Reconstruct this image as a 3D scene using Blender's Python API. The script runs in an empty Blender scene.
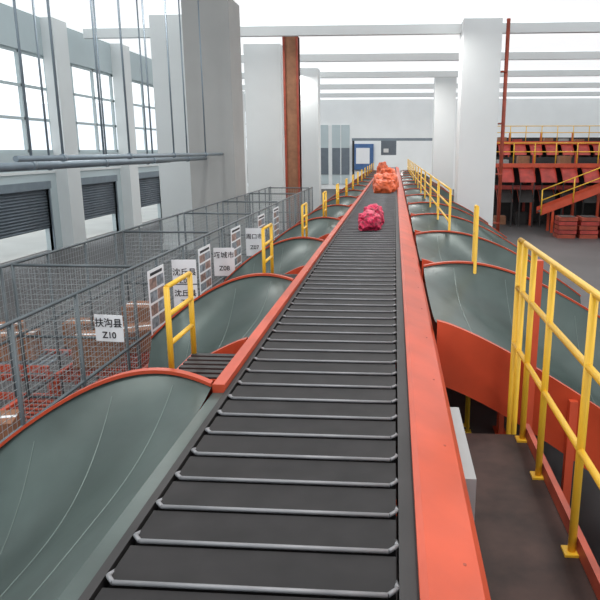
import bpy, math, random
from mathutils import Vector, Matrix, noise
random.seed(4)
scn=bpy.context.scene
scn.view_settings.view_transform='Standard'

# ---------------- materials ----------------
def mat(name,col,rough=0.5,metal=0.0,var=0.12,scale=3.0,bump=0.0,emit=None,es=0.0,spec=0.5):
    m=bpy.data.materials.new(name); m.use_nodes=True
    nt=m.node_tree; b=nt.nodes['Principled BSDF']
    b.inputs['Roughness'].default_value=rough; b.inputs['Metallic'].default_value=metal
    b.inputs['Specular IOR Level'].default_value=spec
    tc=nt.nodes.new('ShaderNodeTexCoord'); nz=nt.nodes.new('ShaderNodeTexNoise')
    nz.inputs['Scale'].default_value=scale; nz.inputs['Detail'].default_value=6
    nt.links.new(tc.outputs['Object'],nz.inputs['Vector'])
    r=nt.nodes.new('ShaderNodeValToRGB')
    r.color_ramp.elements[0].position=0.3; r.color_ramp.elements[1].position=0.7
    r.color_ramp.elements[0].color=tuple(c*(1-var) for c in col)+(1,)
    r.color_ramp.elements[1].color=tuple(min(1,c*(1+var)) for c in col)+(1,)
    nt.links.new(nz.outputs['Fac'],r.inputs['Fac']); nt.links.new(r.outputs['Color'],b.inputs['Base Color'])
    if bump:
        bp=nt.nodes.new('ShaderNodeBump'); bp.inputs['Strength'].default_value=bump
        bp.inputs['Distance'].default_value=0.05
        nt.links.new(nz.outputs['Fac'],bp.inputs['Height']); nt.links.new(bp.outputs['Normal'],b.inputs['Normal'])
    if emit:
        b.inputs['Emission Color'].default_value=tuple(emit)+(1,); b.inputs['Emission Strength'].default_value=es
    return m
M={}
M['orange']=mat('orange_paint',(0.52,0.066,0.023),0.42,0,0.16,2.0)
M['orange_dk']=mat('orange_paint_worn',(0.30,0.048,0.022),0.55,0,0.25,4.0)
M['green']=mat('chute_sheet_steel',(0.070,0.096,0.088),0.38,0.25,0.22,1.6,0.1)
M['seam']=mat('chute_seam',(0.14,0.18,0.165),0.45,0.3,0.1,3.0)
M['belt']=mat('black_belt',(0.014,0.0125,0.013),0.6,0,0.35,6.0,0,None,0,0.3)
M['bar']=mat('carrier_edge_aluminium',(0.24,0.24,0.25),0.5,0.3,0.15,5.0)
M['dark']=mat('dark_steel',(0.022,0.020,0.020),0.6,0,0.3,3.0)
M['yellow']=mat('yellow_paint',(0.78,0.46,0.03),0.4,0,0.08,4.0)
M['fence']=mat('fence_grey_steel',(0.11,0.13,0.14),0.45,0.4,0.1,4.0)
M['wire']=mat('galvanised_wire',(0.38,0.41,0.42),0.45,0.4,0.1,4.0)
M['wall']=mat('wall_paint',(0.50,0.58,0.60),0.8,0,0.04,0.6)
M['white']=mat('white_paint',(0.74,0.77,0.77),0.7,0,0.03,0.6)
M['farwall']=mat('far_wall_paint',(0.86,0.88,0.88),0.7,0,0.03,0.6)
M['colgrey']=mat('column_grey',(0.38,0.38,0.37),0.8,0,0.05,0.8)
M['shutter']=mat('shutter_steel',(0.15,0.18,0.21),0.5,0.3,0.08,2.0)
M['floor']=mat('floor_concrete',(0.055,0.052,0.053),0.5,0,0.22,0.5)
M['floorl']=mat('ground_concrete',(0.5,0.5,0.48),0.8,0,0.1,0.5)
M['walk']=mat('walkway_plate',(0.040,0.021,0.017),0.6,0,0.4,5.0,0,None,0,0.3)
M['pipe']=mat('pipe_bluegrey',(0.22,0.27,0.31),0.4,0.3,0.08,3.0)
M['paper']=mat('paper_white',(0.82,0.83,0.85),0.7,0,0.02,3.0)
M['ink']=mat('ink_black',(0.01,0.01,0.015),0.6,0,0.0,3.0)
M['photo1']=mat('photo_print_a',(0.22,0.25,0.28),0.5,0,0.6,14.0)
M['photo2']=mat('photo_print_b',(0.30,0.20,0.17),0.5,0,0.6,14.0)
M['brown']=mat('cardboard_brown',(0.28,0.13,0.07),0.8,0,0.2,4.0)
M['redbag']=mat('red_woven_bag',(0.58,0.025,0.08),0.5,0,0.85,16.0,0.5)
M['orbag']=mat('orange_parcel_bag',(0.78,0.13,0.045),0.5,0,0.5,6.0,0.5)
M['redsteel']=mat('red_machine_paint',(0.34,0.035,0.025),0.5,0,0.3,3.0)
M['blue']=mat('blue_board',(0.06,0.14,0.32),0.6,0,0.2,2.0)
M['roof']=mat('ceiling_added_glow',(0.85,0.87,0.88),0.8,0,0.02,1.0,0,(0.95,0.98,1.0),0.9)  # emission added to the ceiling for bright, even overhead light
M['boxgrey']=mat('control_box_grey',(0.30,0.31,0.31),0.5,0,0.05,3.0)

class B:
    def __init__(s): s.v=[];s.f=[];s.m=[];s.sm=[];s.ml=[]
    def mi(s,m):
        if m not in s.ml: s.ml.append(m)
        return s.ml.index(m)
    def face(s,idx,m,smooth=False):
        s.f.append(idx); s.m.append(s.mi(m)); s.sm.append(smooth)
    def box(s,x0,x1,y0,y1,z0,z1,m):
        n=len(s.v)
        s.v+=[(x0,y0,z0),(x1,y0,z0),(x1,y1,z0),(x0,y1,z0),(x0,y0,z1),(x1,y0,z1),(x1,y1,z1),(x0,y1,z1)]
        for q in ((0,3,2,1),(4,5,6,7),(0,1,5,4),(1,2,6,5),(2,3,7,6),(3,0,4,7)):
            s.face(tuple(n+i for i in q),m)
    def tube(s,p0,p1,r,m,n=8,cap=True):
        p0=Vector(p0);p1=Vector(p1);d=(p1-p0).normalized()
        a=d.orthogonal().normalized();b=d.cross(a)
        k=len(s.v)
        for p in (p0,p1):
            for i in range(n):
                t=2*math.pi*i/n; q=p+a*(r*math.cos(t))+b*(r*math.sin(t)); s.v.append(tuple(q))
        for i in range(n):
            j=(i+1)%n; s.face((k+i,k+j,k+n+j,k+n+i),m,n>4)
        if cap:
            s.face(tuple(k+i for i in reversed(range(n))),m); s.face(tuple(k+n+i for i in range(n)),m)
    def path(s,pts,r,m,n=8):
        for a,b in zip(pts[:-1],pts[1:]): s.tube(a,b,r,m,n)
    def grid(s,fn,nu,nv,m,smooth=True):
        k=len(s.v)
        for i in range(nu+1):
            for j in range(nv+1): s.v.append(tuple(fn(i/nu,j/nv)))
        for i in range(nu):
            for j in range(nv):
                a=k+i*(nv+1)+j; s.face((a,a+1,a+nv+2,a+nv+1),m,smooth)
    def done(s,name,loc=(0,0,0)):
        me=bpy.data.meshes.new(name); 
        L=Vector(loc)
        me.from_pydata([tuple(Vector(v)-L) for v in s.v],[],s.f); 
        for m in s.ml: me.materials.append(M[m])
        me.polygons.foreach_set('material_index',s.m); me.polygons.foreach_set('use_smooth',s.sm)
        me.update()
        o=bpy.data.objects.new(name,me); o.location=L; scn.collection.objects.link(o); return o

ZC=2.40   # conveyor surface height
YB=-3.0; YE=62.0
# ---------------- room ----------------
b=B(); b.box(-40,36,-14,72,-0.2,0,'floor'); b.done('floor')
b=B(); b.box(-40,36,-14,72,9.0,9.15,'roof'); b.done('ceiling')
XW=-13.8
b=B(); ys=[21.2+6.3*k for k in range(-5,7)]
prev=-14
for y in ys:
    b.box(XW-0.3,XW,prev,y,0,3.9,'wall'); 
    b.box(XW-0.3,XW,y,y+3.8,2.75,3.9,'wall')
    prev=y+3.8
    b.box(XW,XW+0.5,y+3.8+0.7,y+3.8+1.8,0,9,'white')
b.box(XW-0.3,XW,prev,72,0,3.9,'wall')
b.box(XW-0.3,XW,-14,72,7.6,9.0,'wall')
b.box(XW,XW+0.06,-14,72,3.1,3.2,'white')
b.done('wall_left')
for i,y in enumerate(ys):
    b=B()
    b.box(XW-0.2,XW-0.1,y,y+3.8,0.93,2.55,'shutter')
    for k in range(14):
        z=0.96+k*0.115
        b.tube((XW-0.09,y+0.02,z),(XW-0.09,y+3.78,z),0.045,'shutter',6)
    b.box(XW-0.25,XW+0.12,y-0.05,y+3.85,2.5,2.8,'pipe')
    b.box(XW-0.12,XW+0.05,y-0.08,y,0,2.6,'pipe'); b.box(XW-0.12,XW+0.05,y+3.8,y+3.88,0,2.6,'pipe')
    b.done('door_%d'%(i+1))
b=B()
for k in range(-14,72,2):
    b.box(XW-0.2,XW-0.08,k,k+0.1,3.9,7.6,'wall')
for z in (3.9,5.1,6.3,7.5): b.box(XW-0.2,XW-0.08,-14,72,z,z+0.1,'wall')
b.done('window_1')
b=B(); b.box(-40,XW-0.31,-14,72,0.001,0.02,'floorl'); b.done('ground_outside')
# far wall with windows and boards
b=B(); b.box(-13.8,36,68,68.3,0,9,'farwall')
b.done('wall_far')
b=B()
for x in (-10.9,-8.7,-6.5): 
    b.box(x,x+1.8,67.9,67.98,0.5,6.5,'wall')
    b.box(x,x+1.8,67.85,67.9,1.5,4.2,'shutter')
    b.box(x+0.85,x+0.95,67.82,67.9,0.5,6.5,'white')
b.done('window_2')
b=B(); b.box(-4.4,-2.2,67.7,67.95,2.0,4.6,'blue'); b.box(-4.0,-2.6,67.66,67.7,2.6,4.2,'paper')
for x in (-4.3,-2.4): b.box(x,x+0.1,67.7,67.8,0,2.0,'pipe')
b.done('notice_board')
b=B(); b.box(36,36.3,-14,72,0,9,'farwall'); b.done('wall_right')

# roof beams
for y in range(4,68,8):
    b=B(); b.box(-13.2,36,y,y+0.25,8.6,8.98,'white'); b.done('roof_beam')

# columns
def column(x0,x1,y0,y1,m,extra=None):
    b=B(); b.box(x0,x1,y0,y1,0,8.99,m); b.box(x0-0.04,x1+0.04,y0-0.04,y1+0.04,0,0.25,m)
    if extra: extra(b)
    b.done('building_column')
column(-7.2,-5.6,22.6,24.2,'colgrey')
column(-9.4,-7.9,25.5,27.0,'white')
column(-7.4,-5.6,32.5,34.1,'white')
column(-6.2,-4.9,42,43.3,'white')
column(2.6,4.1,27,28.5,'white')
column(2.6,4.0,45,46.4,'white')
b=B(); b.tube((4.35,27.2,0),(4.35,27.2,8.99),0.08,'orange_dk',10)
for z in (1.0,3.0,5.0,7.0): b.box(4.14,4.4,27.1,27.3,z,z+0.06,'orange_dk')
b.done('fire_pipe')
b=B(); b.box(-5.15,-4.45,30.6,31.0,0,8.99,'brown'); b.box(-5.2,-4.4,30.5,31.1,0,0.1,'brown')
b.box(-5.15,-5.05,30.5,31.1,0,8.99,'orange_dk'); b.box(-4.55,-4.45,30.5,31.1,0,8.99,'orange_dk')
b.done('steel_post')
# overhead pipes left
for z,x,r in ((3.72,-6.6,0.07),(3.86,-6.0,0.05),(3.62,-7.9,0.06)):
    b=B(); b.tube((x,10 if x>-7 else 8,z),(x,22.5,z),r,'pipe',10)
    for y in (11.5,14.5,17.5,20.5):
        b.tube((x,y,z),(x,y,9),0.025,'pipe',6); b.tube((x,y-0.05,z),(x,y+0.05,z),r+0.02,'pipe',10)
    b.done('overhead_pipe')

# ---------------- main sorter ----------------
b=B()
XL,XR=-1.07,0.03
p=0.265; y=YB
while y<YE:
    b.box(XL,XR,y+0.035,y+p-0.012,ZC-0.10,ZC,'belt')
    z=ZC+0.006
    b.path([(XL+0.0,y+0.13,z-0.03),(XL-0.005,y+0.05,z),(XL+0.03,y+0.012,z),(XR-0.03,y+0.012,z),(XR+0.005,y+0.05,z),(XR+0.0,y+0.13,z-0.03)],0.010,'bar',6)
    y+=p
b.box(XL,XR,YB,YE,ZC-0.3,ZC-0.12,'dark')
b.box(XR+0.012,XR+0.085,YB,YE,ZC-0.3,ZC+0.012,'dark')
G0=XR+0.085
def guardp(u,v):
    prof=[(G0,ZC-0.25),(G0,ZC+0.05),(G0+0.03,ZC+0.065),(0.36,ZC-0.02),(0.39,ZC-0.06),(0.39,ZC-0.45)]
    i=min(int(v*5+1e-6),5); return (prof[i][0],YB+(YE-YB)*u,prof[i][1])
b.grid(guardp,31,5,'orange',False)
yy=YB
while yy<YE: # bolt heads along guard
    b.tube((0.30,yy,ZC-0.02),(0.30,yy,ZC+0.006),0.009,'orange_dk',6); yy+=1.05
# left rail
b.box(XL-0.06,XL-0.02,YB,YE,ZC-0.3,ZC+0.0,'dark')
b.box(XL-0.15,XL-0.065,4.05,YE,ZC-0.35,ZC+0.04,'orange')
b.box(XL-0.15,XL-0.065,YB,4.05,ZC-0.35,ZC-0.02,'green')
yy=YB+0.5
while yy<YE:
    for x in (XL-0.05,XR+0.2):
        b.box(x-0.06,x+0.06,yy,yy+0.12,0,ZC-0.3,'orange')
        b.box(x-0.12,x+0.12,yy-0.06,yy+0.18,0,0.02,'orange')
    b.box(XL-0.05,XR+0.2,yy+0.02,yy+0.1,1.2,1.3,'orange')
    yy+=3.5
b.done('cross_belt_sorter')

# ---------------- chutes ----------------
def chute(side,xe,L,Yf,W,sh,drop,far_end,skirt,bulge):
    b=B()
    def fl(u): return 2.32-drop*(u**1.15)
    def rf(u): return 2.42+0.45*u-(2.87-far_end)*u*u      # far rim height
    def rn(u): return max(fl(u)+0.10+0.30*u,0)            # near rim height
    def yfar(u): return Yf+bulge*math.sin(math.pi*min(1,u*1.3))-sh*u*u
    def ynear(u): return Yf-W+0.35*u**1.5-sh*u**1.7
    def X(u): return xe+side*L*u
    def surf(u,v):
        t=2*v-1; yn,yf=ynear(u),yfar(u)
        r=rn(u) if t<0 else rf(u)
        return (X(u),yn+(yf-yn)*v,fl(u)+(r-fl(u))*abs(t)**(2.6 if t>0 else 4))
    b.grid(surf,28,30,'green')
    for fy,o,rim,sk in ((ynear,-0.03,rn,skirt),(yfar,0.03,rf,0.0)):
        b.grid(lambda u,v:(X(u),fy(u)+o,rim(u)+(min(fl(u)-0.12,rim(u)-sk)-rim(u))*v),28,3,'orange')
        n=28
        for i in range(n):
            u0,u1=i/n,(i+1)/n
            k=len(b.v)
            for u in (u0,u1):
                b.v+=[(X(u),fy(u)-0.03,rim(u)),(X(u),fy(u)+0.03,rim(u)),(X(u),fy(u)+0.03,rim(u)+0.025),(X(u),fy(u)-0.03,rim(u)+0.025)]
            for q in ((0,1,5,4),(1,2,6,5),(2,3,7,6),(3,0,4,7)): b.face(tuple(k+t for t in q),'orange')
    b.grid(lambda u,v:(X(u),ynear(u)+(yfar(u)-ynear(u))*v,fl(u)-0.12),28,2,'orange_dk')
    # sheet joints on the bed
    for su in (0.16,0.42,0.7):
        pts=[Vector(surf(su,j/30))+Vector((0,0,0.001)) for j in range(1,30)]
        b.path(pts,0.004,'seam',4)
    b.tube((X(1),ynear(1),fl(1)-0.02),(X(1),yfar(1),fl(1)-0.02),0.025,'orange')
    for u in (0.45,0.93):
        for fy,o,rim in ((ynear,-0.075,rn),(yfar,0.075,rf)):
            x=X(u);y=fy(u)+o
            b.box(x-0.035,x+0.035,y-0.035,y+0.035,0,rim(u)-0.05,'orange'); b.box(x-0.08,x+0.08,y-0.08,y+0.08,0,0.015,'orange')
    return b.done('sorting_chute',(xe,Yf-W/2,0))
for k in range(14): chute(-1,XL-0.16,1.75,(4.08 if k==0 else 4.2+3.5*k),2.55,0.25,1.45,1.72,0.2,0.17)
for k in range(13): chute(1,0.42,2.05 if k in (5,6,10,11) else 2.6,8.8+3.5*k,2.95,1.5 if k in (5,6,10,11) else 2.0,1.6,1.70,0.60,0.26)
# maintenance platforms with hand rail between left chutes
for k in range(14):
    b=B(); y=4.52+3.5*k
    x0,x1=XL-0.60,XL-0.17
    b.box(x0,x1,y-0.12,y+0.48,ZC-0.12,ZC-0.06,'orange'); 
    for j in range(6): b.box(x0+0.02,x1-0.02,y-0.1+0.1*j,y-0.04+0.1*j,ZC-0.06,ZC-0.045,'dark')
    for dx in (0.2,0.55):
        for yy in (y-0.06,y+0.4): b.box(XL-dx-0.02,XL-dx+0.02,yy,yy+0.05,0,ZC-0.12,'orange_dk')
    xr=x0+0.03; r=0.022
    for yy in (y-0.08,y+0.46): b.tube((xr,yy,ZC-0.08),(xr,yy,3.03),r,'yellow',10)
    for z in (3.03,2.82,2.6): b.tube((xr,y-0.08,z),(xr,y+0.46,z),r*0.85,'yellow',10)
    b.done('maintenance_platform')

# ---------------- walkway + rails on the right ----------------
b=B(); b.box(0.50,1.12,YB,5.0,1.62,1.70,'walk'); b.box(1.10,1.14,YB,5.0,1.55,1.80,'orange_dk')
for y in (0,2.7,4.8):
    for x in (0.55,1.05): b.box(x-0.04,x+0.04,y-0.04,y+0.04,0,1.62,'orange_dk')
b.done('walkway')
def rail(x,ya,yb,ztop,zb,posts,rails,r=0.024,name='yellow_guardrail'):
    b=B()
    for y in posts: b.tube((x,y,zb),(x,y,ztop),r,'yellow',10); b.box(x-0.05,x+0.05,y-0.05,y+0.05,zb,zb+0.015,'yellow')
    for z in rails: b.tube((x,ya,z),(x,yb,z),r*0.9,'yellow',10)
    b.done(name)
rail(1.07,YB,5.47,3.26,1.70,(-1,0.4,1.5,2.5,3.4,4.3,4.9),(3.26,2.85,2.35))
rail(1.07,5.25,5.47,3.26,0,(5.25,5.47),(3.26,2.85))
b=B(); b.box(1.17,1.25,5.36,5.44,0,3.1,'orange'); b.box(1.1,1.33,5.3,5.5,0,0.02,'orange'); b.done('chute_support_post')
rail(1.12,8.75,8.95,3.25,0,(8.75,8.95),(3.25,2.9))
y=12.45
while y<54:
    rail(1.07,y,y+3.3,3.26,0,[y,y+3.3],(3.26,2.95,2.65)); y+=3.5

b=B(); b.box(0.40,0.47,3.2,4.2,1.9,2.26,'boxgrey'); b.box(0.47,0.475,3.25,4.15,1.95,2.2,'boxgrey'); b.done('control_box')

# ---------------- mesh fences ----------------
def fence(axis,c,a0,a1,zt,step=0.06,post=1.17,z0=0.0):
    b=B()
    def P(t,z): return (c,t,z) if axis=='y' else (t,c,z)
    n=max(1,round((a1-a0)/post))
    for i in range(n+1):
        t=a0+(a1-a0)*i/n; b.tube(P(t,0),P(t,zt),0.022,'fence',8)
        q=P(t,0); b.box(q[0]-0.06,q[0]+0.06,q[1]-0.06,q[1]+0.06,0,0.012,'fence')
    for z in (zt,zt*0.62,zt*0.28,0.12): b.tube(P(a0,z),P(a1,z),0.02,'fence',8)
    t=a0+step
    while t<a1:
        b.tube(P(t,0.12),P(t,zt),0.0032,'wire',3,False); t+=step
    z=0.12
    while z<zt:
        b.tube(P(a0,z),P(a1,z),0.0032,'wire',3,False); z+=step
    b.done('wire_mesh_fence')
fence('y',-3.3,0.5,26,2.54,0.07)
fence('y',-5.0,2.0,26,2.54,0.08)
for k in range(7):
    fence('x',4.4+3.5*k,-4.95,-3.35,2.54,0.07,1.17)

# ---------------- signs ----------------
def sign(x,y,z,w,h,lines,rz=0.0,mid=False):
    b=B(); b.box(-w/2,w/2,-0.004,0.004,-h/2,h/2,'paper')
    if mid: b.box(-w/2,w/2,-0.006,-0.004,-0.008,0.008,'fence')
    for sx in (-1,1): b.tube((sx*w*0.35,0,h/2),(sx*w*0.35,0,h/2+0.04),0.004,'wire',5)
    o=b.done('district_sign'); o.location=(x,y,z); o.rotation_euler=(0,0,rz)
    for s,sz,dz in lines:
        c=bpy.data.curves.new('lettering','FONT'); c.body=s; c.size=sz; c.align_x='CENTER'; c.align_y='CENTER'; c.extrude=0.001; c.offset=0.0012
        c.materials.append(M['ink'])
        t=bpy.data.objects.new('lettering',c); t.parent=o; t.location=(0,-0.008,dz); t.rotation_euler=(math.pi/2,0,0); scn.collection.objects.link(t)
def poster(x,y,z,w,h):
    b=B(); b.box(x,x+0.008,y-w/2,y+w/2,z-h/2,z+h/2,'paper')
    nr=5
    for r in range(nr):
        for c in range(2):
            yy=y-w/2+0.04+c*(w-0.06)/2; zz=z+h/2-0.1-(r+1)*(h-0.14)/nr+0.02
            b.box(x+0.008,x+0.011,yy,yy+(w-0.1)/2,zz,zz+(h-0.14)/nr-0.035,'photo1' if (r+c)%2 else 'photo2')
    b.box(x+0.008,x+0.011,y-w/2+0.08,y+w/2-0.08,z+h/2-0.08,z+h/2-0.04,'ink')
    b.done('instruction_poster')
sx=-3.09
sign(sx,6.55,2.10,0.33,0.30,[('扶沟县',0.108,0.055),('Z10',0.10,-0.08)],-0.1)
sign(sx,9.15,2.05,0.36,0.74,[('沈丘县',0.118,0.18),('Z09',0.10,0.05),('沈丘县',0.11,-0.14),('Z09',0.09,-0.27)],0.1,True)
sign(sx,11.4,2.0,0.38,0.52,[('项城市',0.125,0.12),('Z08',0.12,-0.12)],0.1)
sign(sx,14.0,2.0,0.38,0.62,[('周口市',0.125,0.12),('Z07',0.12,-0.12)],0.1)
poster(-3.26,8.45,1.9,0.6,1.05)
poster(-3.26,10.75,1.9,0.7,0.95)
poster(-3.26,13.0,1.95,0.8,1.0)
poster(-3.26,15.6,1.95,0.8,1.0)
poster(-3.26,17.6,1.95,0.8,1.0)

# ---------------- items on left floor ----------------
def table(x0,x1,y0,y1,z):
    b=B()
    alongx=(x1-x0)>(y1-y0)
    for zz in (z-0.1,0.25):
        if alongx:
            for y in (y0,y1): b.box(x0,x1,y-0.03,y+0.03,zz,zz+0.1,'orange')
        else:
            for x in (x0,x1): b.box(x-0.03,x+0.03,y0,y1,zz,zz+0.1,'orange')
    t=(x0 if alongx else y0)+0.06
    while t<=(x1 if alongx else y1):
        if alongx: b.tube((t,y0,z-0.03),(t,y1,z-0.03),0.022,'pipe',8)
        else: b.tube((x0,t,z-0.03),(x1,t,z-0.03),0.022,'orange_dk',8)
        t+=0.12
    for x in (x0,x1):
        for yy in (y0,y1): b.box(x-0.035,x+0.035,yy-0.035,yy+0.035,0,z-0.1,'orange')
    b.done('roller_table')
table(-8.6,-5.2,8.9,9.7,0.8); table(-4.75,-3.6,8.3,11.2,0.9)
table(-4.75,-3.6,4.9,7.4,0.9)
def carton(x,y,z,w,d,h,rz):
    b=B(); b.box(-w/2,w/2,-d/2,d/2,0,h,'brown'); b.box(-w/2,w/2,-0.03,0.03,h,h+0.003,'paper')
    b.box(-w/2-0.004,-w/2,-0.03,0.03,h*0.6,h,'paper')
    o=b.done('cardboard_carton'); o.location=(x,y,z); o.rotation_euler=(0,0,rz)
for a in ((-4.2,6.0,0.9,0.5,0.4,0.35,0.3),(-4.35,8.8,0.9,0.6,0.45,0.45,0.1),(-4.05,9.6,0.9,0.45,0.5,0.35,0.5),(-4.3,10.5,0.9,0.6,0.5,0.5,0),(-5.9,9.3,0.8,0.6,0.4,0.4,0.2),(-7.2,9.3,0.8,0.5,0.4,0.45,-0.2),(-6.5,12.6,0.0,0.7,0.5,0.5,0.1),(-8.1,12.6,0.0,0.5,0.5,0.4,0.4)):
    carton(*a)

# ---------------- bags on belt ----------------
def bag(x,y,z,sx,sy,sz,m,name,seed):
    import bmesh
    bm=bmesh.new(); bmesh.ops.create_icosphere(bm,subdivisions=5,radius=1)
    for v in bm.verts:
        c=v.co.copy(); n=noise.noise(c*1.7+Vector((seed,0,0)))*0.28+noise.noise(c*5+Vector((seed,3,0)))*0.12
        f=Vector((abs(c.x)**0.65*(1 if c.x>0 else -1),abs(c.y)**0.65*(1 if c.y>0 else -1),abs(c.z)**0.75*(1 if c.z>0 else -1)))
        v.co=f*(1+n)
        v.co=Vector((v.co.x*sx,v.co.y*sy,max(v.co.z*sz,-sz*0.75)))
    me=bpy.data.meshes.new(name); bm.to_mesh(me); bm.free()
    for q in me.polygons: q.use_smooth=True
    me.materials.append(M[m]); o=bpy.data.objects.new(name,me); o.location=(x,y,z+sz*0.75+0.02); scn.collection.objects.link(o)
bag(-0.50,13.1,ZC,0.23,0.36,0.2,'redbag','red_woven_bag',1)
bag(-0.44,13.9,ZC,0.20,0.3,0.24,'redbag','red_woven_bag',7)
bag(-0.38,24.6,ZC,0.38,0.5,0.28,'orbag','orange_parcel_bag',2)
bag(-0.2,26.2,ZC,0.34,0.6,0.38,'orbag','orange_parcel_bag',5)
bag(-0.55,27.6,ZC,0.34,0.6,0.34,'orbag','orange_parcel_bag',9)
bag(-0.3,29.4,ZC,0.36,0.6,0.45,'orbag','orange_parcel_bag',14)
bag(-0.7,38,ZC,0.3,0.5,0.5,'orbag','orange_parcel_bag',11)

# scanner gantry
b=B()
for x in (-3.3,3.2): b.box(x-0.08,x+0.08,52,52.2,0,4.9,'dark')
b.box(-3.4,3.3,51.9,52.3,4.7,4.9,'pipe'); b.box(-1.1,0.1,51.8,52.4,3.6,4.7,'shutter')
b.box(-0.9,-0.5,51.75,51.8,3.8,4.1,'white')
b.done('scanner_gantry')

# ---------------- far right sorting line ----------------
def line(x0,x1,y,deck):
    b=B(); x=x0
    while x<=x1+0.01:
        b.box(x-0.07,x+0.07,y-0.07,y+0.07,0,deck+0.6,'orange'); b.box(x-0.07,x+0.07,y+2.0,y+2.14,0,deck,'redsteel'); x+=2.2
    for z,m in ((deck,'orange'),(deck-1.15,'redsteel')):
        b.box(x0,x1,y-0.12,y+0.0,z-0.22,z,m); b.box(x0,x1,y,y+2.1,z-0.1,z-0.04,'dark')
    b.box(x0,x1,y+2.14,y+2.2,0.0,deck+0.3,'dark')
    x=x0+0.25
    while x<x1-1.0:
        for (za,zb,ya,yb,m) in ((deck-0.25,deck-0.95,y-0.1,y-1.0,'redsteel'),(deck-1.4,deck-2.0,y-0.1,y-0.9,'dark')):
            w_=0.8
            b.grid(lambda u,v:(x+w_*v,ya+(yb-ya)*u,za+(zb-za)*(u**1.4)),8,1,m)
            for xx in (x,x+w_):
                b.grid(lambda u,v:(xx,ya+(yb-ya)*u,za+(zb-za)*(u**1.4)+0.12*v),8,1,'orange')
            for xx in (x+0.05,x+w_-0.05): b.box(xx-0.025,xx+0.025,yb+0.05,yb+0.1,0,zb-0.0,'dark')
        if random.random()<0.7:
            b.box(x+0.1,x+0.7,y+0.4,y+1.0,deck-0.04,deck+random.uniform(0.15,0.4),random.choice(['brown','boxgrey','redsteel']))
        if random.random()<0.8:
            b.box(x+0.1,x+0.7,y+0.3,y+0.9,0,random.uniform(0.4,0.9),random.choice(['brown','boxgrey','dark','redsteel']))
        x+=1.1
    x=x0
    while x<=x1: b.tube((x,y-0.1,deck),(x,y-0.1,deck+1.05),0.03,'yellow',6); x+=1.1
    for z in (deck+1.05,deck+0.6): b.tube((x0,y-0.1,z),(x1,y-0.1,z),0.028,'yellow',6)
    x=x0+1
    while x<x1: b.box(x,x+0.9,y+0.9,y+1.0,deck-0.2,deck-0.15,'paper'); x+=2.2
    b.done('sorting_line')
line(5.2,22,35.5,3.3)
line(6.0,24,48,4.6)
def inc(x0,y):
    b=B()
    b.grid(lambda u,v:(x0+6*u,y+1.0*v,1.0+2.4*u),6,2,'dark',False)
    for yy in (y,y+1.0):
        b.grid(lambda u,v:(x0+6*u,yy,1.0-0.15+2.4*u+0.35*v),6,1,'orange',False)
    for u in (0.1,0.5,0.9):
        for yy in (y+0.05,y+0.9): b.box(x0+6*u-0.06,x0+6*u+0.06,yy,yy+0.1,0,0.95+2.4*u,'orange')
    for u in (0,0.25,0.5,0.75,1): b.tube((x0+6*u,y-0.05,0.9+2.4*u),(x0+6*u,y-0.05,2.1+2.4*u),0.03,'yellow',6)
    b.tube((x0,y-0.05,2.1),(x0+6,y-0.05,4.5),0.03,'yellow',6)
    b.tube((x0,y-0.05,1.6),(x0+6,y-0.05,4.0),0.03,'yellow',6)
    b.done('inclined_conveyor')
inc(7.2,32.2)
for i in range(7):
    b=B(); x=7.6+i*0.98; 
    for j in range(random.randint(4,7)):
        dx=random.uniform(-0.05,0.05); b.box(x+dx,x+0.82+dx,30.2,31.1,0.0+j*0.2,0.17+j*0.2,'redsteel' if j%2 else 'orange_dk')
        b.box(x+dx+0.1,x+0.72+dx,30.25,31.0,0.17+j*0.2,0.2+j*0.2,'dark')
    b.done('stacked_crates')

# ---------------- light ----------------
w=bpy.data.worlds.new('world'); scn.world=w; w.use_nodes=True
w.node_tree.nodes['Background'].inputs[0].default_value=(0.86,0.93,1,1); w.node_tree.nodes['Background'].inputs[1].default_value=1.35
for x in (-6,1.5,9):  # added fill lights below the ceiling, stronger to lift the far end
    for y in (3,15,27,42,56):
        l=bpy.data.lights.new('fill_area','AREA'); l.shape='RECTANGLE'; l.size=0.4; l.size_y=4; l.energy=190 if y<50 else 400; l.color=(1,0.98,0.95)
        o=bpy.data.objects.new('fill_light',l); o.location=(x,y,8.5); scn.collection.objects.link(o)

# ---------------- camera ----------------
cam=bpy.data.cameras.new('camera'); co=bpy.data.objects.new('camera',cam); scn.collection.objects.link(co)
cam.sensor_width=36; cam.lens=36*640/600; cam.shift_x=-49/600; cam.clip_end=300; cam.clip_start=0.05
co.location=(0,0,4.0); co.rotation_euler=(math.radians(90-13.2),0,math.radians(4.0))
scn.camera=co
